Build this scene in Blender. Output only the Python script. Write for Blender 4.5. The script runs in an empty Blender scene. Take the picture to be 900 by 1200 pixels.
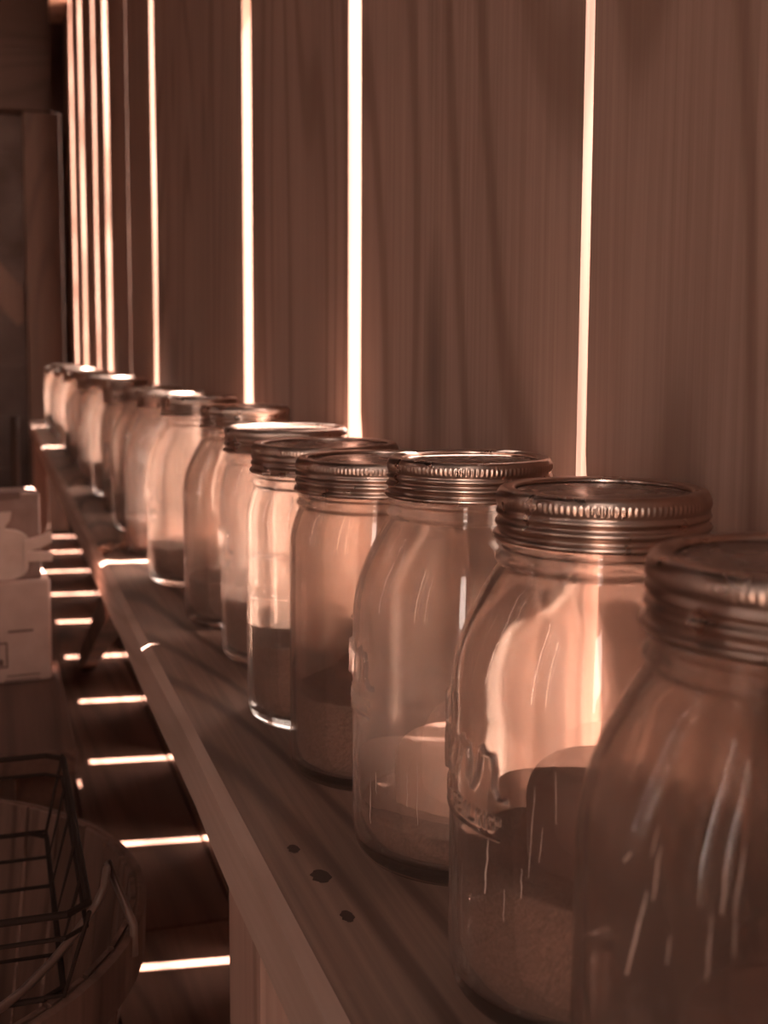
import bpy, bmesh, math, random
from mathutils import Vector, Matrix, noise
R_ = random.Random(7)
sc = bpy.context.scene
C = sc.collection
PI = math.pi

# ------------------------------------------------------------------ camera, sky, sun, exposure
F, CX, CY, HF = 1400.0, 450.0, 553.0, 0.60        # focal length (px of 900x1200), optical centre, eye height
VPX, VPY = -9.0, 407.0                            # where the row of jars runs to
SHELF = 0.373
yc = Vector((VPX-CX, CY-VPY, -F)).normalized()
zc = -Vector((-60, -(F*F+(VPX-CX)*-60)/(CY-VPY), -F)).normalized()
xc = yc.cross(zc).normalized()
zc = xc.cross(yc)
RM = Matrix((xc, yc, zc))                         # camera -> world
cam_d = bpy.data.cameras.new('camera'); cam = bpy.data.objects.new('camera', cam_d); C.objects.link(cam)
cam.matrix_world = Matrix.Translation((0, 0, HF)) @ RM.to_4x4()
cam_d.sensor_fit = 'VERTICAL'; cam_d.sensor_height = 30.0; cam_d.sensor_width = 22.5; cam_d.lens = 35.0
cam_d.shift_y = -(600-CY)/1200.0
cam_d.clip_start = 0.01
cam_d.dof.use_dof = True; cam_d.dof.focus_distance = 0.50; cam_d.dof.aperture_fstop = 12.0
sc.camera = cam

def ray(px, py): return RM @ Vector((px-CX, CY-py, -F))
def onz(px, py, h):
    r = ray(px, py); return r*((h-HF)/r.z) + Vector((0, 0, HF))
def onx(px, py, x):
    r = ray(px, py); return r*(x/r.x) + Vector((0, 0, HF))
def ony(px, py, y):
    r = ray(px, py); return r*(y/r.y) + Vector((0, 0, HF))

SKYC = (1.0, 0.88, 0.80, 1)
w = bpy.data.worlds.new('sky'); sc.world = w; w.use_nodes = True
w.node_tree.nodes['Background'].inputs[0].default_value = SKYC
w.node_tree.nodes['Background'].inputs[1].default_value = 16.0

SUN_A, SUN_E = math.atan(0.14), math.radians(64)
sd = bpy.data.lights.new('sun', 'SUN'); so = bpy.data.objects.new('sun', sd); C.objects.link(so)
travel = Vector((-math.cos(SUN_E)*math.cos(SUN_A), math.cos(SUN_E)*math.sin(SUN_A), -math.sin(SUN_E)))
so.rotation_euler = travel.to_track_quat('-Z', 'Y').to_euler(); so.location = (3, -1, 5)
sd.energy = 120.0; sd.color = (1.0, 0.93, 0.87); sd.angle = math.radians(0.6)

sc.view_settings.view_transform = 'Standard'; sc.view_settings.look = 'None'
sc.view_settings.gamma = 1; sc.view_settings.use_curve_mapping = False
sc.view_settings.exposure = 0.12
cy = sc.cycles
cy.max_bounces = 24; cy.transmission_bounces = 24; cy.glossy_bounces = 8; cy.diffuse_bounces = 4
cy.transparent_max_bounces = 48; cy.blur_glossy = 0.6
cy.sample_clamp_indirect = 6.0; cy.sample_clamp_direct = 0
cy.use_denoising = True

# door openings (x0,x1 / y0,y1, z0,z1)
BACK_DOOR = (-0.68, -0.48, 0.0, 1.80)     # in wall_back
XL, YB, YF, ZT = -1.9, -1.0, 4.35, 2.1
D = 0.262
def portal(loc, rot, sx, sy):
    l = bpy.data.lights.new('daylight_portal', 'AREA'); l.shape = 'RECTANGLE'; l.size = sx; l.size_y = sy
    l.cycles.is_portal = True
    o = bpy.data.objects.new('daylight_portal', l); C.objects.link(o); o.location = loc; o.rotation_euler = rot
portal(((BACK_DOOR[0]+BACK_DOOR[1])/2, YB, (BACK_DOOR[2]+BACK_DOOR[3])/2), (PI/2, 0, 0), 0.20, 1.80)
portal((XL, 0.2, 1.05), (PI/2, 0, -PI/2), 3.3, 2.1)

# ------------------------------------------------------------------ materials
def nt(name):
    m = bpy.data.materials.new(name); m.use_nodes = True
    t = m.node_tree; b = t.nodes['Principled BSDF']; return m, t, b
def N(t, kind, **kw):
    n = t.nodes.new(kind)
    for k, v in kw.items():
        if k in n.inputs: n.inputs[k].default_value = v
        else: setattr(n, k, v)
    return n
def ramp(t, src, stops, interp='LINEAR'):
    r = t.nodes.new('ShaderNodeValToRGB'); r.color_ramp.interpolation = interp
    e = r.color_ramp.elements
    while len(e) < len(stops): e.new(0.5)
    for k, (p, c) in enumerate(stops):
        e[k].position = p; e[k].color = (*c, 1) if len(c) == 3 else c
    t.links.new(src, r.inputs[0]); return r
def mixc(t, fac, a, b, mode='MIX'):
    m = t.nodes.new('ShaderNodeMix'); m.data_type = 'RGBA'; m.blend_type = mode
    def put(s, v):
        if isinstance(v, (int, float)): s.default_value = v
        elif isinstance(v, tuple): s.default_value = (*v, 1) if len(v) == 3 else v
        else: t.links.new(v, s)
    put(m.inputs[0], fac); put(m.inputs[6], a); put(m.inputs[7], b); return m.outputs[2]

def wood(name, axis, light, dark, width=0.012, knots=True, dirt=0.0, rough=0.75, bump=0.25, contrast=1.0):
    """axis: long direction of the grain (0,1,2) in object space"""
    m, t, b = nt(name); L = t.links.new
    tc = N(t, 'ShaderNodeTexCoord'); geo = N(t, 'ShaderNodeNewGeometry')
    # every plank (mesh island) gets its own piece of figure
    off = N(t, 'ShaderNodeVectorMath', operation='SCALE'); comb = N(t, 'ShaderNodeCombineXYZ')
    L(geo.outputs['Random Per Island'], comb.inputs[0]); L(geo.outputs['Random Per Island'], comb.inputs[1]); L(geo.outputs['Random Per Island'], comb.inputs[2])
    L(comb.outputs[0], off.inputs[0]); off.inputs['Scale'].default_value = 17.3
    add = N(t, 'ShaderNodeVectorMath', operation='ADD'); L(tc.outputs['Object'], add.inputs[0]); L(off.outputs[0], add.inputs[1])
    s = [1, 1, 1]; s[axis] = 0.085
    mp = N(t, 'ShaderNodeMapping'); mp.inputs['Scale'].default_value = s; L(add.outputs[0], mp.inputs[0])
    # growth rings: contour lines of a stretched smooth noise
    n1 = N(t, 'ShaderNodeTexNoise'); n1.inputs['Scale'].default_value = 3.2; n1.inputs['Detail'].default_value = 1.2
    L(mp.outputs[0], n1.inputs['Vector'])
    mul = N(t, 'ShaderNodeMath', operation='MULTIPLY'); L(n1.outputs[0], mul.inputs[0]); mul.inputs[1].default_value = 1.7/width
    if knots:
        s5 = [5.0, 5.0, 5.0]; s5[axis] = 1.1
        mp5 = N(t, 'ShaderNodeMapping'); mp5.inputs['Scale'].default_value = s5; L(add.outputs[0], mp5.inputs[0])
        v5 = N(t, 'ShaderNodeTexVoronoi', feature='SMOOTH_F1'); v5.inputs['Scale'].default_value = 1.0; v5.inputs['Smoothness'].default_value = 0.6
        L(mp5.outputs[0], v5.inputs['Vector'])
        ma = N(t, 'ShaderNodeMath', operation='MULTIPLY_ADD'); L(v5.outputs['Distance'], ma.inputs[0]); ma.inputs[1].default_value = 17.0
        L(mul.outputs[0], ma.inputs[2]); mul = ma
    sn = N(t, 'ShaderNodeMath', operation='SINE'); L(mul.outputs[0], sn.inputs[0])
    rr = ramp(t, sn.outputs[0], [(0.0, (0, 0, 0)), (0.55, (0.25,)*3), (0.95, (1, 1, 1))])
    # fine fibre
    s2 = [260, 260, 260]; s2[axis] = 5
    mp2 = N(t, 'ShaderNodeMapping'); mp2.inputs['Scale'].default_value = s2; L(add.outputs[0], mp2.inputs[0])
    n2 = N(t, 'ShaderNodeTexNoise'); n2.inputs['Scale'].default_value = 1.0; n2.inputs['Detail'].default_value = 4; L(mp2.outputs[0], n2.inputs['Vector'])
    # broad tone
    s3 = [9, 9, 9]; s3[axis] = 1.2
    mp3 = N(t, 'ShaderNodeMapping'); mp3.inputs['Scale'].default_value = s3; L(add.outputs[0], mp3.inputs[0])
    n3 = N(t, 'ShaderNodeTexNoise'); n3.inputs['Scale'].default_value = 1.0; n3.inputs['Detail'].default_value = 3; L(mp3.outputs[0], n3.inputs['Vector'])
    mid = tuple(l*(1-0.45*contrast)+d*0.45*contrast for l, d in zip(light, dark))
    c = mixc(t, rr.outputs[0], light, mid)
    f2 = ramp(t, n2.outputs[0], [(0.35, (0, 0, 0)), (0.7, (1, 1, 1))])
    fm = N(t, 'ShaderNodeMath', operation='MULTIPLY'); L(f2.outputs[0], fm.inputs[0]); fm.inputs[1].default_value = 0.28*contrast
    c = mixc(t, fm.outputs[0], c, dark)
    f3 = ramp(t, n3.outputs[0], [(0.38, (0, 0, 0)), (0.75, (1, 1, 1))])
    fm3 = N(t, 'ShaderNodeMath', operation='MULTIPLY'); L(f3.outputs[0], fm3.inputs[0]); fm3.inputs[1].default_value = 0.35+dirt
    c = mixc(t, fm3.outputs[0], c, dark)
    # dark resin streaks and knots
    if knots:
        s4 = [9.0, 9.0, 9.0]; s4[axis] = 2.6
        mp4 = N(t, 'ShaderNodeMapping'); mp4.inputs['Scale'].default_value = s4; L(add.outputs[0], mp4.inputs[0])
        dn = N(t, 'ShaderNodeTexNoise'); dn.inputs['Scale'].default_value = 1.5; L(mp4.outputs[0], dn.inputs['Vector'])
        v = N(t, 'ShaderNodeTexVoronoi'); v.inputs['Scale'].default_value = 0.8
        dv = N(t, 'ShaderNodeVectorMath', operation='ADD'); ds = N(t, 'ShaderNodeVectorMath', operation='SCALE'); ds.inputs['Scale'].default_value = 0.35
        L(dn.outputs['Color'], ds.inputs[0]); L(mp4.outputs[0], dv.inputs[0]); L(ds.outputs[0], dv.inputs[1]); L(dv.outputs[0], v.inputs['Vector'])
        kr = ramp(t, v.outputs['Distance'], [(0.0, (1, 1, 1)), (0.09, (0.75,)*3), (0.20, (0, 0, 0))])
        km = N(t, 'ShaderNodeMath', operation='MULTIPLY'); L(kr.outputs[0], km.inputs[0]); km.inputs[1].default_value = 0.75
        c = mixc(t, km.outputs[0], c, tuple(x*0.45 for x in dark))
    L(c, b.inputs['Base Color']); b.inputs['Roughness'].default_value = rough
    b.inputs['Specular IOR Level'].default_value = 0.25
    bp = N(t, 'ShaderNodeBump'); bp.inputs['Strength'].default_value = bump; bp.inputs['Distance'].default_value = 0.0008
    ad = N(t, 'ShaderNodeMath', operation='ADD'); L(n2.outputs[0], ad.inputs[0]); L(sn.outputs[0], ad.inputs[1])
    L(ad.outputs[0], bp.inputs['Height']); L(bp.outputs[0], b.inputs['Normal'])
    return m

M = {}
M['wall'] = wood('wall_wood', 2, (0.40, 0.235, 0.180), (0.18, 0.090, 0.062), width=0.010, contrast=1.35)
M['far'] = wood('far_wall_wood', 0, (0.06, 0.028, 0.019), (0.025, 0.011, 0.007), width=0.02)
M['shelf'] = wood('shelf_wood', 1, (0.27, 0.155, 0.115), (0.07, 0.034, 0.023), width=0.006, dirt=0.15, rough=0.55, contrast=1.5)
M['lath'] = wood('shelf_edge_wood', 1, (0.42, 0.255, 0.20), (0.26, 0.145, 0.105), width=0.006, knots=False)
M['leg'] = wood('leg_wood', 2, (0.36, 0.19, 0.14), (0.16, 0.075, 0.05), width=0.008)
M['floor'] = wood('floor_wood', 1, (0.150, 0.066, 0.043), (0.035, 0.013, 0.008), width=0.01, dirt=0.4, rough=0.7)
M['post'] = wood('post_wood', 2, (0.10, 0.052, 0.037), (0.05, 0.024, 0.016), width=0.02)
M['slat'] = wood('slat_wood', 2, (0.16, 0.075, 0.052), (0.045, 0.018, 0.011), width=0.006, knots=False)

def simple(name, col, rough=0.6, metal=0.0, nscale=0, namt=0.3, bump=0.0, spec=0.5):
    m, t, b = nt(name)
    if nscale:
        tc = N(t, 'ShaderNodeTexCoord'); n = N(t, 'ShaderNodeTexNoise'); n.inputs['Scale'].default_value = nscale; n.inputs['Detail'].default_value = 5
        t.links.new(tc.outputs['Object'], n.inputs['Vector'])
        r = ramp(t, n.outputs[0], [(0.3, tuple(x*(1-namt) for x in col)), (0.7, col)])
        t.links.new(r.outputs[0], b.inputs['Base Color'])
        rr = ramp(t, n.outputs[0], [(0.3, (min(1, rough*1.35),)*3), (0.7, (rough*0.8,)*3)])
        t.links.new(rr.outputs[0], b.inputs['Roughness'])
        if bump:
            bp = N(t, 'ShaderNodeBump'); bp.inputs['Strength'].default_value = bump; bp.inputs['Distance'].default_value = 0.001
            t.links.new(n.outputs[0], bp.inputs['Height']); t.links.new(bp.outputs[0], b.inputs['Normal'])
    else:
        b.inputs['Base Color'].default_value = (*col, 1); b.inputs['Roughness'].default_value = rough
    b.inputs['Metallic'].default_value = metal; b.inputs['Specular IOR Level'].default_value = spec
    return m
M['band'] = simple('band_metal', (0.55, 0.38, 0.31), 0.30, 1.0, 90, 0.25)
M['disc'] = simple('disc_metal', (0.36, 0.22, 0.17), 0.25, 0.55, 60, 0.45)
M['rust'] = simple('rust', (0.05, 0.02, 0.012), 0.8, 0.0)
M['candle'] = simple('candle_wax', (0.62, 0.36, 0.27), 0.5, 0, 30, 0.15)
M['candle'].node_tree.nodes['Principled BSDF'].inputs['Subsurface Weight'].default_value = 0.0
M['candle_dark'] = simple('dark_candle_wax', (0.16, 0.07, 0.048), 0.5, 0, 30, 0.2)
M['wick'] = simple('wick', (0.03, 0.015, 0.01), 0.9)
M['sand'] = simple('sand', (0.27, 0.155, 0.118), 0.95, 0, 900, 0.55, 0.6, 0.1)
M['drip'] = simple('dried_mineral', (0.55, 0.37, 0.30), 0.45, 0, 300, 0.3)
M['wire'] = simple('dark_wire', (0.02, 0.009, 0.006), 0.8, 0.0, spec=0.1)
M['bail'] = simple('bail_wire', (0.14, 0.075, 0.055), 0.5, 0.3)
M['card'] = simple('cardboard', (0.42, 0.235, 0.18), 0.8, 0, 40, 0.15)
M['card_dark'] = simple('printed_card', (0.21, 0.105, 0.078), 0.7, 0, 40, 0.2)
M['card_pale'] = simple('pale_print', (0.52, 0.31, 0.24), 0.8, 0, 40, 0.15)
M['ink'] = simple('dark_ink', (0.11, 0.045, 0.03), 0.7)
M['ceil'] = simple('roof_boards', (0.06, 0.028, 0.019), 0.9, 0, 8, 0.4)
M['ground'] = simple('dry_ground', (0.30, 0.20, 0.15), 0.95, 0, 3, 0.3)
M['leaf'] = simple('dry_leaf', (0.30, 0.15, 0.10), 0.35, 0, 80, 0.4)

def glass_material():
    m = bpy.data.materials.new('dusty_jar_glass'); m.use_nodes = True
    t = m.node_tree; t.nodes.clear(); L = t.links.new
    out = N(t, 'ShaderNodeOutputMaterial')
    g = N(t, 'ShaderNodeBsdfGlass'); g.inputs['Color'].default_value = (1.0, 0.965, 0.945, 1); g.inputs['IOR'].default_value = 1.47; g.inputs['Roughness'].default_value = 0.0
    tr = N(t, 'ShaderNodeBsdfTransparent'); tr.inputs['Color'].default_value = (1.0, 0.95, 0.92, 1)
    tc = N(t, 'ShaderNodeTexCoord')
    # slow waviness of old moulded glass
    mp = N(t, 'ShaderNodeMapping'); mp.inputs['Scale'].default_value = (22, 22, 7); L(tc.outputs['Object'], mp.inputs[0])
    n = N(t, 'ShaderNodeTexNoise'); n.inputs['Scale'].default_value = 1.0; n.inputs['Detail'].default_value = 2.5; L(mp.outputs[0], n.inputs['Vector'])
    bp = N(t, 'ShaderNodeBump'); bp.inputs['Strength'].default_value = 0.22; bp.inputs['Distance'].default_value = 0.0010
    L(n.outputs[0], bp.inputs['Height']); L(bp.outputs[0], g.inputs['Normal'])
    m1 = N(t, 'ShaderNodeMixShader'); m1.inputs[0].default_value = 0.34; L(g.outputs[0], m1.inputs[1]); L(tr.outputs[0], m1.inputs[2])
    # dust film: scatters light both ways
    d = N(t, 'ShaderNodeBsdfDiffuse'); d.inputs['Color'].default_value = (0.80, 0.64, 0.56, 1)
    tl = N(t, 'ShaderNodeBsdfTranslucent'); tl.inputs['Color'].default_value = (0.92, 0.75, 0.66, 1)
    m2 = N(t, 'ShaderNodeMixShader'); m2.inputs[0].default_value = 0.88; L(d.outputs[0], m2.inputs[1]); L(tl.outputs[0], m2.inputs[2])
    mp2 = N(t, 'ShaderNodeMapping'); mp2.inputs['Scale'].default_value = (30, 30, 9); L(tc.outputs['Object'], mp2.inputs[0])
    n2 = N(t, 'ShaderNodeTexNoise'); n2.inputs['Scale'].default_value = 1.0; n2.inputs['Detail'].default_value = 7; n2.inputs['Roughness'].default_value = 0.65
    L(mp2.outputs[0], n2.inputs['Vector'])
    r = ramp(t, n2.outputs[0], [(0.30, (0.035,)*3), (0.55, (0.10,)*3), (0.8, (0.32,)*3)])
    m3 = N(t, 'ShaderNodeMixShader'); L(r.outputs[0], m3.inputs[0]); L(m1.outputs[0], m3.inputs[1]); L(m2.outputs[0], m3.inputs[2])
    L(m3.outputs[0], out.inputs[0])
    return m
M['glass'] = glass_material()

# ------------------------------------------------------------------ helpers
def obj(name, bm, mat, parent=None, smooth=False):
    me = bpy.data.meshes.new(name); bm.to_mesh(me); bm.free()
    if smooth:
        for p in me.polygons: p.use_smooth = True
    me.materials.append(mat)
    o = bpy.data.objects.new(name, me); C.objects.link(o)
    if parent: o.parent = parent
    return o
def tag(o, label, cat, group=None, kind=None):
    if label: o['label'] = label
    if cat: o['category'] = cat
    if group: o['group'] = group
    if kind: o['kind'] = kind
    return o
def struct(name, bm, mat, smooth=False):
    o = obj(name, bm, mat, None, smooth); o['kind'] = 'structure'; return o
def empty(name, loc, rz=0):
    o = bpy.data.objects.new(name, None); o.empty_display_size = 0.05; C.objects.link(o); o.location = loc; o.rotation_euler = (0, 0, rz); return o
def box(bm, x0, x1, y0, y1, z0, z1, mtx=None):
    vs = [bm.verts.new((x, y, z)) for x in (x0, x1) for y in (y0, y1) for z in (z0, z1)]
    for f in ((0, 1, 3, 2), (4, 6, 7, 5), (0, 4, 5, 1), (2, 3, 7, 6), (0, 2, 6, 4), (1, 5, 7, 3)):
        bm.faces.new([vs[i] for i in f])
    if mtx: bmesh.ops.transform(bm, matrix=mtx, verts=vs)
    return vs
def bevel(bm, w_, seg=2):
    bmesh.ops.bevel(bm, geom=list(bm.edges), offset=w_, segments=seg, profile=0.5, affect='EDGES')
def tube(bm, pts, rad, seg=8, closed=False):
    pts = [Vector(p) for p in pts]; rings = []; n_ = len(pts)
    prev = None
    for i, p in enumerate(pts):
        if closed: d = pts[(i+1) % n_]-pts[i-1]
        else: d = pts[min(i+1, n_-1)]-pts[max(i-1, 0)]
        d.normalize()
        a = prev - d*prev.dot(d) if prev else d.orthogonal()
        if a.length < 1e-6: a = d.orthogonal()
        a.normalize(); prev = a; b_ = d.cross(a)
        r = rad(i/(n_-1)) if callable(rad) else rad
        rings.append([bm.verts.new(p+(a*math.cos(k*2*PI/seg)+b_*math.sin(k*2*PI/seg))*r) for k in range(seg)])
    m_ = n_ if closed else n_-1
    for i in range(m_):
        A, B = rings[i], rings[(i+1) % n_]
        for k in range(seg): bm.faces.new((A[k], A[(k+1) % seg], B[(k+1) % seg], B[k]))
    if not closed:
        bm.faces.new(rings[0][::-1]); bm.faces.new(rings[-1])
def lathe(bm, prof, seg=64, rmod=None, angs=None, flip=False):
    """prof: list of (r,z) from bottom to top on the outside; r==0 makes a pole"""
    angs = angs or [k*2*PI/seg for k in range(seg)]
    n_ = len(angs); rings = []
    for i, (r, z) in enumerate(prof):
        if r < 1e-7: rings.append([bm.verts.new((0, 0, z))]); continue
        ring = []
        for a in angs:
            rr = r + (rmod(a, z, i) if rmod else 0)
            ring.append(bm.verts.new((rr*math.cos(a), rr*math.sin(a), z)))
        rings.append(ring)
    fs = []
    for A, B in zip(rings, rings[1:]):
        for k in range(n_):
            k2 = (k+1) % n_
            if len(A) == 1 and len(B) == 1: continue
            if len(A) == 1: fs.append((A[0], B[k2], B[k]))
            elif len(B) == 1: fs.append((A[k], A[k2], B[0]))
            else: fs.append((A[k], A[k2], B[k2], B[k]))
    for f in fs:
        bm.faces.new(f[::-1] if flip else f)
def smooth_prof(pts, step=0.0012, dense=None):
    """Catmull-Rom through (r,z) points"""
    out = []
    P = [pts[0]] + list(pts) + [pts[-1]]
    for i in range(1, len(P)-2):
        p0, p1, p2, p3 = P[i-1], P[i], P[i+1], P[i+2]
        L_ = math.hypot(p2[0]-p1[0], p2[1]-p1[1])
        k = max(2, min(40, int(L_/step)))
        l0 = math.hypot(p1[0]-p0[0], p1[1]-p0[1]); l3 = math.hypot(p3[0]-p2[0], p3[1]-p2[1])
        if l0 > L_: p0 = (p1[0]+(p0[0]-p1[0])*L_/l0, p1[1]+(p0[1]-p1[1])*L_/l0)
        if l3 > L_: p3 = (p2[0]+(p3[0]-p2[0])*L_/l3, p2[1]+(p3[1]-p2[1])*L_/l3)
        if L_ > 0.02: k = 10
        for j in range(k):
            u = j/k
            if L_ > 0.02: out.append((p1[0]+(p2[0]-p1[0])*u, p1[1]+(p2[1]-p1[1])*u)); continue
            q = [0.5*((2*p1[c])+(-p0[c]+p2[c])*u+(2*p0[c]-5*p1[c]+4*p2[c]-p3[c])*u*u+(-p0[c]+3*p1[c]-3*p2[c]+p3[c])*u**3) for c in (0, 1)]
            out.append((max(q[0], 0), q[1]))
    out.append(pts[-1])
    return out

# ------------------------------------------------------------------ the shed
gb = bmesh.new(); box(gb, -12, 12, -12, 14, -0.30, -0.12); struct('ground', gb, M['ground'])

# floor boards run the length of the shed
fb = bmesh.new()
x = XL
while x < D-0.005:
    wd = R_.uniform(0.135, 0.15); x1 = min(x+wd-0.003, D)
    cuts = sorted([YB] + [R_.uniform(YB+0.5, YF-0.5) for _ in range(2)] + [YF])
    for a, b_ in zip(cuts, cuts[1:]):
        box(fb, x, x1, a+0.0015, b_-0.0015, -0.03, R_.uniform(-0.0015, 0))
    x += wd
box(fb, XL, D, YB, YF, -0.06, -0.031)
struct('floor', fb, M['floor'])

# right wall: upright boards nailed on with open cracks between them
def board(bm, y0, y1, z0, z1, x0, x1, j0=0.0008, j1=0.0008, seed=0, fn0=None, fn1=None):
    n_ = 90; rings = []
    for k in range(n_+1):
        z = z0+(z1-z0)*k/n_
        a = y0 + j0*noise.noise(Vector((seed, z*3.1, 0)))*2 + (fn0(z) if fn0 else 0)
        b_ = y1 + j1*noise.noise(Vector((seed+9.7, z*3.1, 4)))*2 + (fn1(z) if fn1 else 0)
        rings.append([bm.verts.new(v) for v in ((x0, a, z), (x1, a, z), (x1, b_, z), (x0, b_, z))])
    for A, B in zip(rings, rings[1:]):
        for k in range(4): bm.faces.new((A[k], A[(k+1) % 4], B[(k+1) % 4], B[k]))
    bm.faces.new(rings[0][::-1]); bm.faces.new(rings[-1])
wb = bmesh.new()
# cracks: (near side, far side, wobble) along the wall, far ones narrower than their blur
def gy(px): return onx(px, 300, D).y
CR = [(-1.05, -1.045, .001), (-0.66, -0.6585, .0004), (-0.27, -0.2685, .0004), (0.13, 0.1305, 0.0),
      (gy(691.5), gy(680.5), .0007), (gy(423.0), gy(408.5), .0012), (gy(295.5), gy(285.5), .0015),
      (gy(225.5), gy(225.4), 0.0), (gy(183.5), gy(179.5), .010), (gy(151.8), gy(151.3), .003),
      (gy(130), gy(125.3), .010), (gy(115), gy(112.6), .008), (gy(100.5), gy(97.3), .010), (gy(89), gy(86.8), .010)]
TH = 0.020
NOTCH = {4: .024, 5: .048, 6: .055, 7: .045, 8: .05, 9: .03, 10: .04, 12: .05}      # cracks widened behind the jars, added to let in backlight for the glass
def notch(k):
    w_ = NOTCH.get(k, 0)
    return (lambda z: -w_*max(0, min(1, (SHELF+0.165-z)/0.05))*(0.8+0.3*noise.noise(Vector((k*7.7, z*22, 0))))) if w_ else None
ZU = SHELF-0.036
prev = YB; pj = 0
for k, (a, b_, j) in enumerate(CR + [(YF+0.2, YF+0.2, 0)]):
    board(wb, prev, a, ZU, ZT, D, D+TH, pj, j*0.5, seed=k*3.3, fn1=notch(k))
    prev = b_; pj = j*0.5
# short boards below the shelf
LG = [0.50, 0.80, 1.107, 1.410, 1.717, 2.031, 2.34, 2.655, 2.965, 3.28, 3.6, 3.9]
prev = YB
for k, s_ in enumerate(LG + [YF+0.2]):
    gw = 0.0075 + 0.004*max(0, s_-1.1)
    board(wb, prev, s_-gw, 0.0, ZU-0.001, D, D+TH, .0006, .0006, seed=50+k*2.1)
    prev = s_+gw
box(wb, D+TH+.001, D+TH+.012, CR[6][0]-.03, CR[6][1]+.03, 1.0, ZT)     # unseen strip added over one crack, keeps its sun beam off the carton
struct('wall_right', wb, M['wall'])

def plank_wall(name, axis, c0, c1, span, zr, holes, mat, horizontal=True):
    """wall of horizontal planks; axis 'x' -> normal along x. holes = (a0,a1,z0,z1)"""
    bm = bmesh.new(); z = zr[0]
    while z < zr[1]-0.001:
        z1 = min(z+0.18, zr[1]); segs = [span]
        for h in holes:
            if z1 > h[2]+0.001 and z < h[3]-0.001:
                segs = [s for q in segs for s in ((q[0], h[0]), (h[1], q[1])) if s[1] > s[0]]
        for s in segs:
            if axis == 'x': box(bm, c0, c1, s[0], s[1], z+0.0005, z1-0.0005)
            else: box(bm, s[0], s[1], c0, c1, z+0.0005, z1-0.0005)
        z = z1
    return struct(name, bm, mat)
def hole_z(h): return (h[0], h[1], round(h[2]/0.18)*0.18, round(h[3]/0.18)*0.18)
M['side'] = wood('side_wall_wood', 2, (0.30, 0.15, 0.105), (0.12, 0.05, 0.032), width=0.02)
lw = bmesh.new(); y = YB; k = 0        # the other side of the shed: upright boards too, wider cracks near the camera
while y < YF:
    gap = 0.030 if (y < -0.3 or 0.9 < y < 1.3) else -0.004
    board(lw, y, min(y+0.43, YF), 0, ZT, XL-0.02, XL, .0015, .0015, seed=200+k*1.7); y += 0.43+gap; k += 1
struct('wall_left', lw, M['side'])
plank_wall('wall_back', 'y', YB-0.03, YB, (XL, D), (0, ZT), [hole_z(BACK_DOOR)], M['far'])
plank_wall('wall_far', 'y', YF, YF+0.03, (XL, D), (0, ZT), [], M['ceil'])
bm = bmesh.new(); box(bm, XL-0.03, D+TH, YF+0.031, YF+0.05, -0.05, ZT); struct('seam_light_block', bm, M['ceil'])  # unseen slab added behind the far wall to block sky light in its seams
cb = bmesh.new(); x = XL-0.1
while x < D+0.15:
    box(cb, x, min(x+0.196, D+0.15), YB-0.1, YF+0.1, ZT, ZT+0.025); x += 0.2
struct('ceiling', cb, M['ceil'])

# timber framing at the far end
pa = onz(33, 492, SHELF); PY = pa.y + 0.05
PX0 = ony(30, 300, PY).x; PX1 = ony(74, 300, PY).x; PT = ony(50, 131, PY).z
bm = bmesh.new(); box(bm, PX0, PX1, PY, PY+0.09, 0, PT); bevel(bm, 0.003, 1); struct('trim_1', bm, M['post'])
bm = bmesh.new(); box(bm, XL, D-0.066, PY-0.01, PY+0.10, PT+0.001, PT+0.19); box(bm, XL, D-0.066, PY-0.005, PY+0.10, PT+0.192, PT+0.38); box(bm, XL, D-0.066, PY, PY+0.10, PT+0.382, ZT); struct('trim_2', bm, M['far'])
bt = onx(85, 50, D-0.0).z
bm = bmesh.new(); box(bm, D-0.065, D, YB, YF, 1.70, 1.84); bevel(bm, 0.003, 1); struct('trim_3', bm, M['wall'])
# diagonal brace at the far end
a = ony(-30, 300, PY+0.05); b_ = ony(34, 372, PY+0.05)
dv = (b_-a); L_ = dv.length
bm = bmesh.new(); box(bm, 0, L_, -0.02, 0.02, -0.045, 0.045, Matrix.Translation(a) @ Matrix.Rotation(math.atan2(-dv.z, dv.x), 4, 'Y')); struct('trim_4', bm, M['post'])

# ------------------------------------------------------------------ shelf
XE = 0.1030
SY0, SY1 = -0.35, onz(34, 493, SHELF).y
sh = empty('wooden_shelf', ((XE+D)/2, 1.8, 0))
tag(sh, 'long rough wooden plank shelf carrying the row of jars along the slatted wall', 'shelf')
def child(name, bm, mat, parent, smooth=False, label=None):
    """mesh given in world coordinates, stored relative to its parent"""
    o = obj(name, bm, mat, parent, smooth)
    pm = Matrix.Translation(parent.location) @ parent.rotation_euler.to_matrix().to_4x4()
    o.data.transform(pm.inverted())
    if label: o['label'] = label
    return o
bm = bmesh.new(); box(bm, XE, D-0.001, SY0, SY1, SHELF-0.035, SHELF)
bmesh.ops.bisect_plane(bm, geom=bm.verts[:]+bm.edges[:]+bm.faces[:], plane_co=(XE+0.006, 0, 0), plane_no=(1, 0, 0))
for k in range(70):
    yy = SY0+(SY1-SY0)*(k+1)/71
    bmesh.ops.bisect_plane(bm, geom=bm.verts[:]+bm.edges[:]+bm.faces[:], plane_co=(0, yy, 0), plane_no=(0, 1, 0))
for v in bm.verts:      # worn, rounded front arris
    nz = noise.noise(Vector((v.co.y*5, 0, 0)))*0.0015+noise.noise(Vector((v.co.y*19, 3, 0)))*0.0008
    if v.co.x < XE+0.001:
        v.co.x += nz
        if v.co.z > SHELF-0.01: v.co.z -= 0.0035
pl_ = child('plank', bm, M['shelf'], sh); pl_.data.materials.append(M['lath'])
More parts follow.
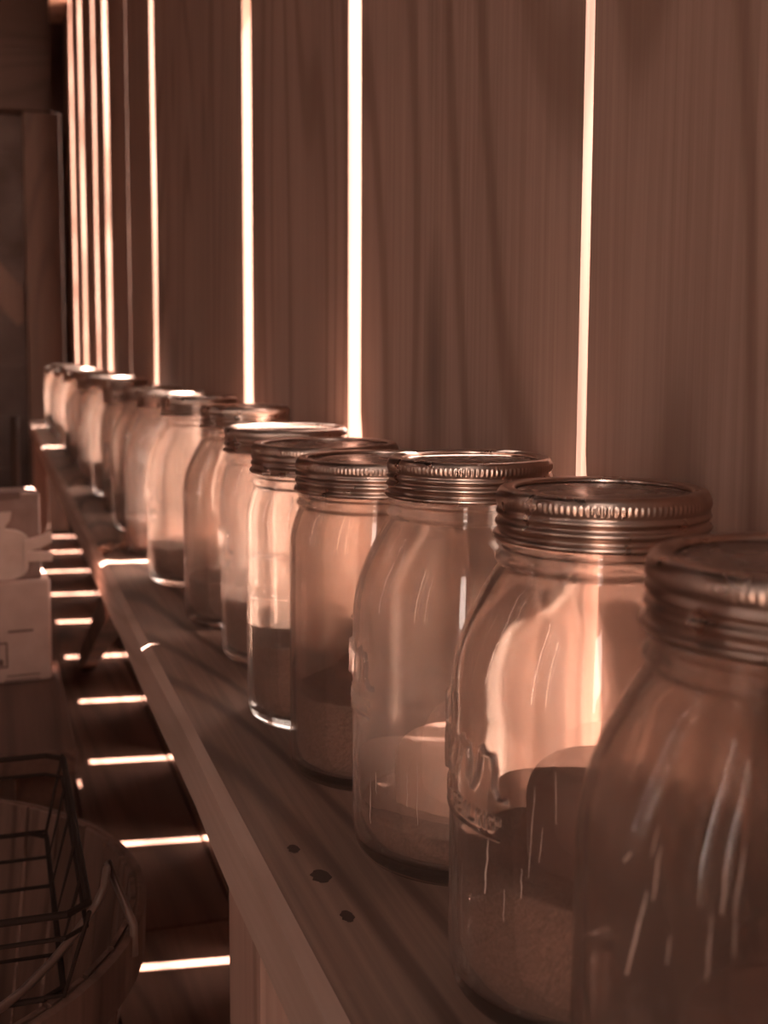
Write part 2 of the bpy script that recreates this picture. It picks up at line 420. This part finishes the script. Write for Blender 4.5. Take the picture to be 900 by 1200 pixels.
for f in pl_.data.polygons:
    if f.normal.x < -0.25: f.material_index = 1         # front edge faces get the lighter edge wood
# dark knots / nail holes seen in the plank near the camera
for k, (px, py, rx, ry) in enumerate([(344, 995, .0025, .0045), (376, 1027, .004, .0065), (407, 1074, .0025, .005)]):
    p = onz(px, py, SHELF); bm = bmesh.new()
    ring = [bm.verts.new((p.x+rx*math.cos(q*PI/8)*(1+.2*math.sin(q*3)), p.y+ry*math.sin(q*PI/8), SHELF+0.0003)) for q in range(16)]
    cv = bm.verts.new((p.x, p.y, SHELF+0.0002))
    low = [bm.verts.new((v.co.x, v.co.y, SHELF-0.004)) for v in ring]
    for q in range(16):
        bm.faces.new((ring[q], ring[(q+1) % 16], cv)); bm.faces.new((low[q], low[(q+1) % 16], ring[(q+1) % 16], ring[q]))
    bm.faces.new(low[::-1])
    child('knot', bm, M['rust'], sh, label='small dark knot in the shelf plank')
def leg(y0, y1):
    bm = bmesh.new(); box(bm, XE+0.002, XE+0.040, y0, y1, 0.0, SHELF-0.035); bevel(bm, 0.002, 1)
    child('leg', bm, M['leg'], sh)
l0 = onx(306, 1150, XE+0.002).y; l1 = onx(268, 1100, XE+0.002).y
leg(l0, l1); leg(3.55, 3.63)
bm = bmesh.new()   # slanting brace under the shelf further back
p0 = Vector((XE+0.02, onx(120, 735, XE).y, SHELF-0.036)); p1 = onz(100, 775, 0.0)
q = (p1-p0); M4 = Matrix.Translation(p0) @ q.to_track_quat('Z', 'Y').to_matrix().to_4x4()
box(bm, -0.012, 0.012, -0.02, 0.02, 0.012, q.length-0.012, M4); child('brace', bm, M['floor'], sh)

# ------------------------------------------------------------------ jars
mm = 0.001
# lettering as raised strokes: u (along circumference), v (height) in mm
K = [[(-22, 22), (-24, 11), (-24.5, -3)], [(-10, 22), (-14, 18), (-19, 13), (-23, 10)], [(-22, 11), (-18, 8), (-14, 2), (-10, -2), (-7, 1), (-5, 5)],
     [(-5, 5), (-1, 7), (1, 11), (-1.5, 13.5), (-4.5, 11), (-5.5, 5), (-4, 0), (0, -1), (3.5, 4), (5.5, 11)],
     [(5.5, 11), (6.5, 14), (8, 12), (11, 12), (12, 8), (11.5, 2), (14, -1), (16.5, 3), (18, 11)],
     [(18, 11), (19, 14), (20.5, 12), (24, 12), (25, 8), (24.5, 2), (27, -2), (30, -1.5)]]
GL = {'S': [[(3, 5), (0.5, 5), (0, 3.6), (3, 2), (2.8, .4), (0, 0)]], 'E': [[(3, 5), (0, 5), (0, 0), (3, 0)], [(0, 2.5), (2.4, 2.5)]],
      'L': [[(0, 5), (0, 0), (3, 0)]], 'F': [[(3, 5), (0, 5), (0, 0)], [(0, 2.5), (2.4, 2.5)]], 'A': [[(0, 0), (1.6, 5), (3.2, 0)], [(.7, 1.8), (2.5, 1.8)]],
      'I': [[(0.5, 5), (0.5, 0)]], 'N': [[(0, 0), (0, 5), (3, 0), (3, 5)]], 'G': [[(3, 4.6), (1, 5), (0, 2.5), (1, 0), (3, .4), (3, 2.3), (1.8, 2.3)]]}
x_ = -23.0
for ch in '"SELF SEALING"':
    if ch == ' ': x_ += 2.2; continue
    if ch == '"': K += [[(x_, -8.2), (x_, -9.8)], [(x_+1.3, -8.2), (x_+1.3, -9.8)]]; x_ += 2.8; continue
    K += [[(x_+u*.9, v*.95-13) for u, v in s] for s in GL[ch]]; x_ += 1.9 if ch == 'I' else 4.2
K.append([(-25, -15.5), (0, -15.5), (27, -15.5)])
SEGS = []
for i, st in enumerate(K):
    wd = 1.15 if i < 6 else 0.5
    pts = st
    if i < 6:                                   # round the script strokes
        q = smooth_prof([(a+100, b_) for a, b_ in st], 1.2); pts = [(a-100, b_) for a, b_ in q]
    SEGS += [(a, b_, wd) for a, b_ in zip(pts, pts[1:])]
TV = 83.0       # height of the script's base line
def emboss(u, v):
    best = 0
    for (a, b_, wd) in SEGS:
        if not (min(a[0], b_[0])-2 < u < max(a[0], b_[0])+2 and min(a[1], b_[1])-2 < v < max(a[1], b_[1])+2): continue
        dx, dy = b_[0]-a[0], b_[1]-a[1]; l2 = dx*dx+dy*dy
        t_ = max(0, min(1, ((u-a[0])*dx+(v-a[1])*dy)/l2)) if l2 else 0
        d = math.hypot(u-a[0]-dx*t_, v-a[1]-dy*t_)
        h = math.cos(min(1, d/(wd*1.25))*PI/2)**2 * (1.9 if wd > 1 else 0.9)
        if h > best: best = h
    return best*mm
def jar_profile(kind):
    if kind == 'A':   # narrow mouth, round shoulder, 178 tall
        o = [(0, 3), (30, 2.6), (38, 0.9), (44, 0), (47.5, 1), (50, 4), (51.2, 9), (51.8, 14), (52, 20), (52, 102), (52, 108), (51.3, 116), (49.6, 124), (46.8, 132), (43, 140), (39.3, 147), (36.6, 151.3),
             (35.7, 152.8), (36.9, 154.4), (37.1, 156), (35.9, 157.4), (35.4, 158.8), (36.6, 160), (36.4, 161.2), (34.2, 162.6), (34, 168), (34, 177.6)]
        i = [(0, 8), (30, 7.4), (38, 6.2), (42.5, 7), (46.4, 10), (48.2, 16), (48.8, 22), (48.8, 102), (48.8, 108), (48.1, 116), (46.4, 123.6), (43.7, 131), (40, 138.6), (36.2, 145.6), (33.4, 150), (31.8, 154), (31, 159), (31, 177.5)]
    else:             # wide mouth, straight body, 168 tall
        o = [(0, 3), (30, 2.6), (38, 0.9), (42, 0), (45, 1), (47.3, 4), (48.3, 9), (48.5, 14), (48.5, 20), (48.5, 112), (48.5, 118), (48.3, 125), (47.4, 131.5), (45.8, 137.3), (44.3, 141.4),
             (43.4, 143.4), (44.8, 145), (45.0, 146.5), (43.7, 148), (43.2, 149.2), (44.3, 150.4), (44.2, 151.5), (42, 153), (42, 158), (42, 167.6)]
        i = [(0, 8), (30, 7.4), (38, 6.2), (42.5, 7), (44.6, 10), (45.3, 16), (45.4, 22), (45.4, 112), (45.4, 118), (45.1, 125), (44, 131.5), (42, 138), (40.4, 142), (39.2, 147), (38.8, 152), (38.8, 167.5)]
    return [(a*mm, b_*mm) for a, b_ in o], [(a*mm, b_*mm) for a, b_ in i]
def make_glass(kind, embossed=True):
    o, i = jar_profile(kind)
    RB = .052 if kind == 'A' else .0485; top = 107
    po = smooth_prof(o, 0.0011)
    if embossed:
        po = [p for p in po if not (p[0] > RB-.0006 and 0.0665 < p[1] < top*mm-0.0005)]
        rows = [(RB, z*0.00055+0.0665) for z in range(int((top*mm-0.067)/0.00055))]
        k = next(j for j, p in enumerate(po) if p[1] > 0.066 and p[0] > 0.03); po = po[:k]+rows+po[k:]
        lim = math.radians(38); n1 = 150
        angs = [-lim+2*lim*q/n1 for q in range(n1)] + [lim+(2*PI-2*lim)*q/110 for q in range(110)]
        def rm(a, z, idx):
            a = (a+PI) % (2*PI)-PI
            if abs(a) > lim or not 0.066 < z < 0.1068: return 0
            return emboss(a*RB/mm, z/mm-TV)
    else: angs = None; rm = None
    bm = bmesh.new(); lathe(bm, po, 96, rm, angs)
    lathe(bm, smooth_prof(i, 0.002), 96, None, None, flip=True)
    me = bpy.data.meshes.new('glass_body_'+kind); bm.to_mesh(me); bm.free()
    for p in me.polygons: p.use_smooth = True
    me.materials.append(M['glass']); return me
def make_lid(kind):
    R, H = (36.4, 180.0) if kind == 'A' else (44.8, 170.0)
    z0 = H-17.5
    pr = [(R-1.6, z0+.9), (R-.8, z0), (R+.8, z0-.2), (R+1.5, z0+.7), (R+1.1, z0+1.8), (R-.2, z0+2.4), (R-.1, z0+3.6), (R+.7, z0+4.8), (R+.6, z0+5.8), (R-.5, z0+6.8),
          (R-.4, z0+7.6), (R+.55, z0+8.7), (R+.35, z0+9.6), (R-.1, z0+10.4), (R+.1, z0+11.3), (R+.25, z0+12.0), (R+.35, z0+13.4), (R+.25, z0+14.7), (R-.05, z0+15.4),
          (R-.5, z0+16.4), (R-1.4, z0+17.2), (R-2.4, z0+17.5), (R-4.2, z0+17.4), (R-5.4, z0+17.2), (R-6.0, z0+16.7), (R-6.1, z0+15.9)]
    pr = [(a*mm, b_*mm) for a, b_ in pr]; nk = 112 if kind == 'A' else 136
    sp = smooth_prof(pr, 0.0005)
    def rm(a, z, idx):
        zz = z/mm-z0
        if not (11.7 < zz < 15.0) or idx > len(sp)*0.85: return 0
        e = min(1, (zz-11.7)/.5, (15.0-zz)/.5)
        return 0.20*mm*e*(math.cos(a*nk))
    bm = bmesh.new(); lathe(bm, sp, nk*5, rm)
    inner = [(R-6.1, z0+15.9), (R-4.5, z0+15.7), (R-2.0, z0+14.5), (R-1.9, z0+8), (R-1.6, z0+.9)]
    lathe(bm, [(a*mm, b_*mm) for a, b_ in inner], 96)
    bd = bpy.data.meshes.new('screw_band_'+kind); bm.to_mesh(bd); bm.free()
    for p in bd.polygons: p.use_smooth = True
    bd.materials.append(M['band'])
    zd = z0+15.5; rd = R-4.8
    pr = [(rd, zd-1.0), (rd, zd), (rd-1.8, zd), (rd-2.6, zd-.7), (rd-3.6, zd-.7), (rd-4.4, zd+.1), (rd-8, zd+.25), (rd-9, zd-.05), (rd-10, zd+.3), (rd*.3, zd+.45), (0, zd+.5)]
    bm = bmesh.new(); lathe(bm, [(a*mm, b_*mm) for a, b_ in pr], 96)
    dd = bpy.data.meshes.new('lid_disc_'+kind); bm.to_mesh(dd); bm.free()
    for p in dd.polygons: p.use_smooth = True
    dd.materials.append(M['disc'])
    return bd, dd
PARTS = {k: (make_glass(k),)+make_lid(k) for k in 'AB'}

def sand_mesh(h, seed, kind):
    ri = 48.3 if kind == 'A' else 44.9
    low = [(0, 8.4), (30, 7.8), (38, 6.7), (42.2, 7.5), (44.0, 10.4), (44.8, 16)] if kind == 'B' else [(0, 8.4), (30, 7.8), (38, 6.7), (42.2, 7.5), (45.8, 10.4), (47.6, 16), (48.2, 22)]
    pr = [(a*mm, b_*mm) for a, b_ in low] + [(ri*mm, h*mm)]
    bm = bmesh.new(); lathe(bm, pr, 64)
    # uneven top
    rings = []
    for r in (ri, ri*.93, ri*.8, ri*.66, ri*.5, ri*.33, ri*.16):
        rings.append([(r*mm*math.cos(k*2*PI/64), r*mm*math.sin(k*2*PI/64)) for k in range(64)])
    def hh(x, y): return h*mm + 0.0030*noise.noise(Vector((x*35+seed, y*35, 0))) + 0.0012*noise.noise(Vector((x*150, y*150, seed)))
    vr = []
    for ring in rings: vr.append([bm.verts.new((x, y, hh(x, y))) for x, y in ring])
    c = bm.verts.new((0, 0, hh(0, 0)))
    for A, B in zip(vr, vr[1:]):
        for k in range(64): bm.faces.new((A[k], A[(k+1) % 64], B[(k+1) % 64], B[k]))
    for k in range(64): bm.faces.new((vr[-1][k], vr[-1][(k+1) % 64], c))
    side = [v for v in bm.verts if abs(v.co.z-h*mm) < 1e-7]
    bmesh.ops.remove_doubles(bm, verts=bm.verts, dist=0.00001)
    # join the wall of the sand to its uneven top
    for v in bm.verts:
        if abs(math.hypot(v.co.x, v.co.y)-ri*mm) < 1e-6 and abs(v.co.z-h*mm) < 1e-7: v.co.z = hh(v.co.x, v.co.y)
    bmesh.ops.remove_doubles(bm, verts=bm.verts, dist=0.00002)
    me = bpy.data.meshes.new('sand'); bm.to_mesh(me); bm.free()
    for p in me.polygons: p.use_smooth = True
    me.materials.append(M['sand']); return me
def candle_meshes():
    R = 27.5
    pr = [(0, 0), (R-1, 0), (R, 1), (R+.6, 24), (R-.6, 29.5), (R-3.2, 33.4), (R-7, 35.6), (R-9.5, 35.8), (R-11, 34.6), (R*.45, 33.6), (3, 33), (0, 33)]
    bm = bmesh.new(); lathe(bm, smooth_prof([(a*mm, b_*mm) for a, b_ in pr], 0.003), 64)
    me = bpy.data.meshes.new('wax_body'); bm.to_mesh(me); bm.free()
    for p in me.polygons: p.use_smooth = True
    bm = bmesh.new(); tube(bm, [(0, 0, .0325), (.0004, 0, .037), (.0016, .0006, .041), (.0032, .001, .043)], 0.0009, 8)
    wk = bpy.data.meshes.new('wick'); bm.to_mesh(wk); bm.free(); wk.materials.append(M['wick'])
    return me, wk
WAX, WICK = candle_meshes()
WAX_D = WAX.copy(); WAX.materials.append(M['candle']); WAX_D.materials.append(M['candle_dark'])

ORD = ['nearest', 'second', 'third', 'fourth', 'fifth', 'sixth', 'seventh', 'eighth', 'ninth', 'tenth', 'eleventh', 'twelfth', 'thirteenth', 'fourteenth', 'fifteenth', 'sixteenth',
       'seventeenth', 'eighteenth', 'nineteenth', 'twentieth', 'twenty-first', 'twenty-second', 'twenty-third', 'twenty-fourth', 'twenty-fifth', 'twenty-sixth']
# kind, axial depth, px of axis, rotation of the lettering relative to 'facing the camera' (deg, negative = to the left), sand height mm, candle (dx,dy,sink) or None
JARS = [('A', .293, 912, 95, 36, (.004, .002, 3), 'd'), ('A', .428, 693, -66, 49, (.004, 0, 4), 'd'), ('A', .546, 545, -84, 23, (-.004, .002, 7), 'p'),
        ('B', .650, 444, 120, 45, (.004, .004, 21), 'd'), ('B', .745, 381, 170, 50, None, ''), ('B', .888, 336, -88, 46, None, ''),
        ('A', 1.0, 289, 60, 38, None, ''), ('A', 1.17, 236, -80, 37, None, ''), ('A', 1.33, 203, 150, 40, None, ''), ('A', 1.50, 181, 40, 44, (-.006, 0, 3), 'd'), ('B', 1.67, 162, -60, 44, None, '')]
for k, yy in enumerate([1.885, 2.07, 2.25, 2.43, 2.60, 2.75, 2.90, 3.05, 3.20, 3.35, 3.50, 3.65]):
    JARS.append(('AAB'[k % 3], None, (.193+R_.uniform(-.003, .003), yy), R_.uniform(-180, 180), R_.uniform(36, 48), None, ''))
LOOK = {0: 'nearest glass canning jar, cut by the right frame edge, with vertical drip streaks', 1: 'clear canning jar with raised script lettering, second from the camera',
        2: 'glass canning jar, third from the camera, with bright glare on its lid', 3: 'wide-mouth glass jar, fourth in the row, with dull speckled lid',
        4: 'wide-mouth glass jar, fifth in the row, behind the speckled-lid jar', 5: 'wide-mouth glass jar, sixth in the row, with brightly shining lid by a wall crack',
        6: 'round-shouldered glass jar, seventh in the row from the camera'}
jar_pos = []
for n_, (kd, zd, px, rot, sh_, off, ck) in enumerate(JARS):
    p = onz(px, VPY + F*(HF-SHELF)/zd, SHELF) if zd else Vector((px[0], px[1], SHELF))
    jar_pos.append(p)
    face = math.atan2(-p.y, -p.x)
    word = ORD[n_]
    lab = LOOK.get(n_, f'{"wide-mouth" if kd == "B" else "round-shouldered"} glass jar, {word} in the row counted from the camera')
    j = empty('glass_jar', (p.x, p.y, SHELF), face+math.radians(rot)); tag(j, lab, 'jar', 'lidded glass jars in a row on the shelf')
    g, b_, d = PARTS[kd]
    for nm, me in (('glass_body', g), ('screw_band', b_), ('lid_disc', d)):
        o = bpy.data.objects.new(nm, me); C.objects.link(o); o.parent = j
        if nm == 'lid_disc' and n_ == 3: o['label'] = 'dull lid disc with dark rust specks'
    s = bpy.data.objects.new('sand', sand_mesh(sh_, n_*5.1, kd)); C.objects.link(s); s.location = (p.x, p.y, SHELF)
    tag(s, f'layer of coarse sand in the bottom of the {word} jar from the camera', 'sand', 'sand layers inside the jars', 'stuff')
    if off:
        c = empty('candle', (p.x+off[0], p.y+off[1], SHELF+(sh_-off[2])*mm))
        tag(c, f'{"dark" if ck == "d" else "pale"} stubby candle set on sand inside the {word} jar from the camera', 'candle', 'candles inside the jars')
        for nm, me in (('wax_body', WAX_D if ck == 'd' else WAX), ('wick', WICK)):
            o = bpy.data.objects.new(nm, me); C.objects.link(o); o.parent = c

# rust specks on the fourth jar's lid, spread over the disc
def jar_child(n_, name, bm, mat, smooth=True, label=None):
    j = [o for o in sc.objects if o.name.split('.')[0] == 'glass_jar'][n_]
    return child(name, bm, mat, j, smooth, label)
p = jar_pos[3]
for k in range(8):
    a = R_.uniform(0, 2*PI); r = R_.uniform(.008, .034); bm = bmesh.new()
    c = Vector((p.x+r*math.cos(a), p.y+r*math.sin(a), SHELF+0.16645)); s = R_.uniform(.0008, .0017)
    lathe(bm, [(s, -.0004), (s*.8, .00015), (0, .0003)], 10); bmesh.ops.translate(bm, verts=bm.verts, vec=c)
    jar_child(3, 'rust_speck', bm, M['rust'], label='dark rust speck on the lid')

# dried drips that ran down the outside of the three nearest jars
def on_jar(n_, px, py):
    p = jar_pos[n_]; r = ray(px, py); o_ = Vector((0, 0, HF)); R = 0.0521
    ax, ay = o_.x-p.x, o_.y-p.y; A = r.x**2+r.y**2; B = 2*(ax*r.x+ay*r.y); Cq = ax*ax+ay*ay-R*R
    dsc = B*B-4*A*Cq
    if dsc < 0: return None
    t_ = (-B-math.sqrt(dsc))/(2*A); return o_+r*t_
DR = {0: [(758, 1045, 734, 1142, 1.0), (774, 992, 765, 1056, .6), (772, 966, 763, 1004, .4), (853, 990, 846, 1072, .7), (873, 993, 860, 1074, .6), (862, 1074, 860, 1120, .4), (834, 1072, 828, 1150, .5), (786, 1095, 781, 1130, .5), (740, 998, 731, 1010, .8)],
      1: [(651, 905, 652, 966, .55), (627, 922, 619, 1029, .5), (636, 969, 632, 1011, .5), (611, 1018, 611, 1053, .55), (572, 984, 568, 1047, .85), (591, 1042, 590, 1080, .4)],
      2: [(477, 905, 477, 946, .5), (489, 897, 489, 967, .4), (434, 915, 434, 965, .5), (440, 905, 441, 930, .4)]}
for n_, L_ in DR.items():
    for (x0, y0, x1, y1, wd) in L_:
        pts = []; m_ = 14; ph = R_.uniform(0, 9)
        for k in range(m_+1):
            u = k/m_
            q = on_jar(n_, x0+(x1-x0)*u+1.6*noise.noise(Vector((u*4+ph, 0, 0))), y0+(y1-y0)*u)
            if q: pts.append(q)
        if len(pts) > 3:
            bm = bmesh.new(); tube(bm, pts, lambda u: wd*0.00028*(0.45+0.5*math.sin(PI*min(1, u*1.05))+.35*u+.2*noise.noise(Vector((u*9+ph, 1, 0)))), 7)
            jar_child(n_, 'dried_drip', bm, M['drip'], label='pale dried drip running down the glass')

# small crumpled leaf lying on the shelf in front of the ninth and tenth jars
p = onz(143, 648, SHELF); bm = bmesh.new(); g_ = []
for i in range(9):
    row = []
    for k in range(5):
        u, v = i/8-.5, (k/4-.5)
        wdt = 0.02*math.cos(u*PI*.98)
        row.append(bm.verts.new((p.x+u*0.055, p.y+v*wdt+u*.02, SHELF+0.003+0.006*abs(v)*2+0.004*math.sin(i*1.9+k)+.004*(u+.5))))
    g_.append(row)
for a, b_ in zip(g_, g_[1:]):
    for k in range(4): bm.faces.new((a[k], a[k+1], b_[k+1], b_[k]))
lf = obj('dry_leaf', bm, M['leaf'], None, True)
md = lf.modifiers.new('thick', 'SOLIDIFY'); md.thickness = 0.0006
mn = min(v.co.z for v in lf.data.vertices)
for v in lf.data.vertices: v.co.z += SHELF+0.0004-mn
tag(lf, 'small crumpled dry leaf catching light on the shelf in front of the far jars', 'leaf')

# ------------------------------------------------------------------ low bench with carton
HB = 0.26
bx1 = onz(88, 870, HB).x
bench = empty('low_bench', (-0.25, 1.3, 0)); tag(bench, 'low dark plank bench under the carton, left of the shelf', 'bench')
by0, by1 = onz(60, 880, HB).y, 1.95
bm = bmesh.new()
for k in range(4):
    x1 = bx1-k*0.142; box(bm, x1-0.139, x1, by0, by1, HB-0.022, HB)
bevel(bm, 0.0015, 1); child('bench_top', bm, M['floor'], bench)
for (lx, ly) in ((bx1-0.05, by0+0.04), (bx1-0.05, by1-0.08), (bx1-0.56, by0+0.04), (bx1-0.56, by1-0.08)):
    bm = bmesh.new(); box(bm, lx, lx+0.04, ly, ly+0.04, 0, HB-0.022); child('leg', bm, M['floor'], bench)

rb = onz(62, 796, HB); rz = math.radians(4); bw, bd_, bh = 0.30, 0.07, 0.0
topz = HF-(578-VPY)*((rb.y*0.95+rb.x*.31))/1400
bh = topz-HB
ct = empty('carton', (rb.x, rb.y, HB), rz); tag(ct, 'pale cardboard carton with printed pale figure, standing on the low bench at left', 'box')
def lchild(name, bm, mat, parent, label=None, smooth=False):
    o = obj(name, bm, mat, parent, smooth)
    if label: o['label'] = label
    return o
s1 = bh*0.56   # local frame: x left negative, y back, z up ; front face at y=0
bm = bmesh.new(); box(bm, -bw, 0, 0, bd_, 0, bh*.545); bevel(bm, 0.003, 2); lchild('lower_box', bm, M['card'], ct)
bm = bmesh.new(); box(bm, -bw, -0.008, 0.004, bd_-.004, bh*.546, bh); bevel(bm, 0.002, 2); lchild('upper_box', bm, M['card_dark'], ct, 'dark printed upper half of the carton')
def shape(pts, y0=-0.0022, y1=0.0035, bm=None):
    bm = bm or bmesh.new()
    f = [bm.verts.new((x, y0, z)) for x, z in pts]; b2 = [bm.verts.new((x, y1, z)) for x, z in pts]; n_ = len(pts)
    bm.faces.new(f); bm.faces.new(b2[::-1])
    for k in range(n_): bm.faces.new((f[k], b2[k], b2[(k+1) % n_], f[(k+1) % n_]))
    return bm
kx = rb.y*1.02/1400                     # metres per photo pixel at the carton
def P(px, py): return ((px-62)*kx, (797-py)*kx)
def ell(cx, cy_, a, b_, n_=28): return [P(cx+a*math.cos(q*2*PI/n_), cy_-b_*math.sin(q*2*PI/n_)) for q in range(n_)]
bm = shape(ell(15, 642, 27, 19)); shape(ell(14, 664, 25, 16), bm=bm, y0=-0.0026)
shape([P(3, 604), P(22, 604), P(20, 613), P(15, 619), P(15, 630), P(9, 630), P(9, 619), P(4, 613)], bm=bm, y0=-0.003)
shape([P(34, 636), P(55, 632), P(64, 627), P(64, 640), P(52, 645), P(34, 650)], bm=bm, y0=-0.0034)
shape([P(34, 649), P(52, 650), P(65, 652), P(64, 661), P(50, 660), P(34, 660)], bm=bm, y0=-0.0038)
lchild('printed_figure', bm, M['card_pale'], ct, 'pale cut-out figure with two stubby arms on the carton')
bm = shape([P(4, 583), P(32, 582), P(32, 590), P(4, 592)], y0=0.003, y1=0.0045)
lchild('title_print', bm, M['ink'], ct, 'dark smudged line of print along the top')
bm = bmesh.new()
for (a, b2, c, d) in ((-2, 750, 12, 752), (12, 750, 14, 779), (-2, 777, 12, 779), (-2, 769, 9, 776)): shape([P(a, b2), P(c, b2), P(c, d), P(a, d)], bm=bm, y0=-0.0008, y1=0.001)
for (a, b2, c, d) in ((15, 737, 42, 739.5), (10, 793, 48, 794.5), (12, 788, 48, 789.5)): shape([P(a, b2), P(c, b2), P(c, d), P(a, d)], bm=bm, y0=-0.0008, y1=0.001)
lchild('label_print', bm, M['ink'], ct, 'dark outlined square and faint lines printed on the carton')

# ------------------------------------------------------------------ bushel basket with wire tray
BR, BH = 0.190, 0.285
bc = Vector((0.075-BR, 0.70, 0))
bk = empty('bushel_basket', bc); tag(bk, 'round slatted bushel basket with wire handle at the lower left', 'basket')
ns = 40; bm = bmesh.new()
for k in range(ns):
    a0, a1 = (k+.06)*2*PI/ns, (k+.94)*2*PI/ns; rows = []
    for q in range(9):
        u = q/8; r = BR*(0.74+0.26*u**.8)-.006; zz = 0.004+u*(BH-.004)
        rows.append([bm.verts.new(((r+dr)*math.cos(a), (r+dr)*math.sin(a), zz)) for dr in (0, .003) for a in (a0, a1)])
    for A, B in zip(rows, rows[1:]):
        for i, j in ((0, 1), (1, 3), (3, 2), (2, 0)): bm.faces.new((A[i], B[i], B[j], A[j]))
    bm.faces.new((rows[0][0], rows[0][1], rows[0][3], rows[0][2])); bm.faces.new((rows[-1][0], rows[-1][2], rows[-1][3], rows[-1][1]))
lchild('slatted_side', bm, M['slat'], bk)
bm = bmesh.new(); lathe(bm, [(BR-.002, BH-.030), (BR+.002, BH-.030), (BR+.003, BH-.001), (BR-.001, BH), (BR-.004, BH-.002), (BR-.006, BH-.030), (BR-.002, BH-.030)], 72); lchild('rim_hoop', bm, M['slat'], bk)
bm = bmesh.new(); lathe(bm, [(0, 0), (BR*.74-.012, 0), (BR*.74-.012, .006), (0, .006)], 48); lchild('bottom', bm, M['floor'], bk)
# handle: wire hanging outside from an ear near the right edge
pts = []
hp = [(126, 1010), (122, 1040), (112, 1062), (90, 1092), (60, 1128), (28, 1160), (0, 1182), (-40, 1205), (-90, 1220)]
hz = [.325, .318, .31, .302, .296, .294, .294, .296, .300]
cp = [onz(px, py, zz)-bc for (px, py), zz in zip(hp, hz)]
for i in range(len(cp)-1):
    for q in range(4): pts.append(cp[i].lerp(cp[i+1], q/4))
pts.append(cp[-1])
ear = cp[0]; rimp = Vector((ear.x, ear.y, 0)).normalized()*(BR+.003)
pts = [Vector((rimp.x, rimp.y, BH-.012)), Vector((rimp.x, rimp.y, BH+.005))]+pts
bm = bmesh.new(); tube(bm, pts, 0.0022, 8); lchild('wire_handle', bm, M['bail'], bk, smooth=True)

tr = empty('wire_tray', (0, 0, 0)); 
ZT2, ZB2 = BH+0.050, BH+0.0005
q0 = onz(105, 1068, ZT2); q1 = onz(70, 884, ZT2)
tr.location = (q0.x-0.13, (q0.y+q1.y)/2, ZB2); tag(tr, 'dark square-grid wire tray resting across the bushel basket', 'wire tray')
tx0, tx1, ty0, ty1 = q0.x-0.26, q0.x, q0.y, q1.y
bm = bmesh.new()
def rect(z_, ins, rad):
    c_ = [(tx0+ins, ty0+ins, z_), (tx1-ins, ty0+ins, z_), (tx1-ins, ty1-ins, z_), (tx0+ins, ty1-ins, z_)]
    pts = []
    for i in range(4):
        a, b2 = Vector(c_[i]), Vector(c_[(i+1) % 4])
        for u in (0.04, .35, .65, .96): pts.append(a.lerp(b2, u))
    tube(bm, pts, rad, 8, closed=True)
rect(ZT2, 0, .0019); rect(ZT2-.012, .001, .0012); rect(ZB2+.003, .012, .0016)
child('tray_frame', bm, M['wire'], tr)
bm = bmesh.new()
nx, ny = 6, 5
for i in range(nx+1):
    x = tx0+(tx1-tx0)*i/nx; xi = tx0+.012+(tx1-tx0-.024)*i/nx
    tube(bm, [(x, ty0, ZT2), (xi, ty0+.012, ZB2+.003), (xi, ty1-.012, ZB2+.003), (x, ty1, ZT2)], .0011, 6)
for i in range(ny+1):
    y = ty0+(ty1-ty0)*i/ny; yi = ty0+.012+(ty1-ty0-.024)*i/ny
    tube(bm, [(tx0, y, ZT2), (tx0+.012, yi, ZB2+.0035), (tx1-.012, yi, ZB2+.0035), (tx1, y, ZT2)], .0011, 6)
child('wire_grid', bm, M['wire'], tr)

# pale stick standing at the far left behind the bench
a = ony(18, 545, 2.66); b_ = ony(17, 488, 2.66)
bm = bmesh.new(); tube(bm, [(a.x, a.y, 0.0), (a.x, a.y, .25), (a.x, a.y, b_.z)], 0.009, 10)
st = obj('wooden_stake', bm, M['post'], None, True); st.location = (0, 0, 0)
tag(st, 'thin upright wooden stake standing in the dark beyond the low bench', 'stake')
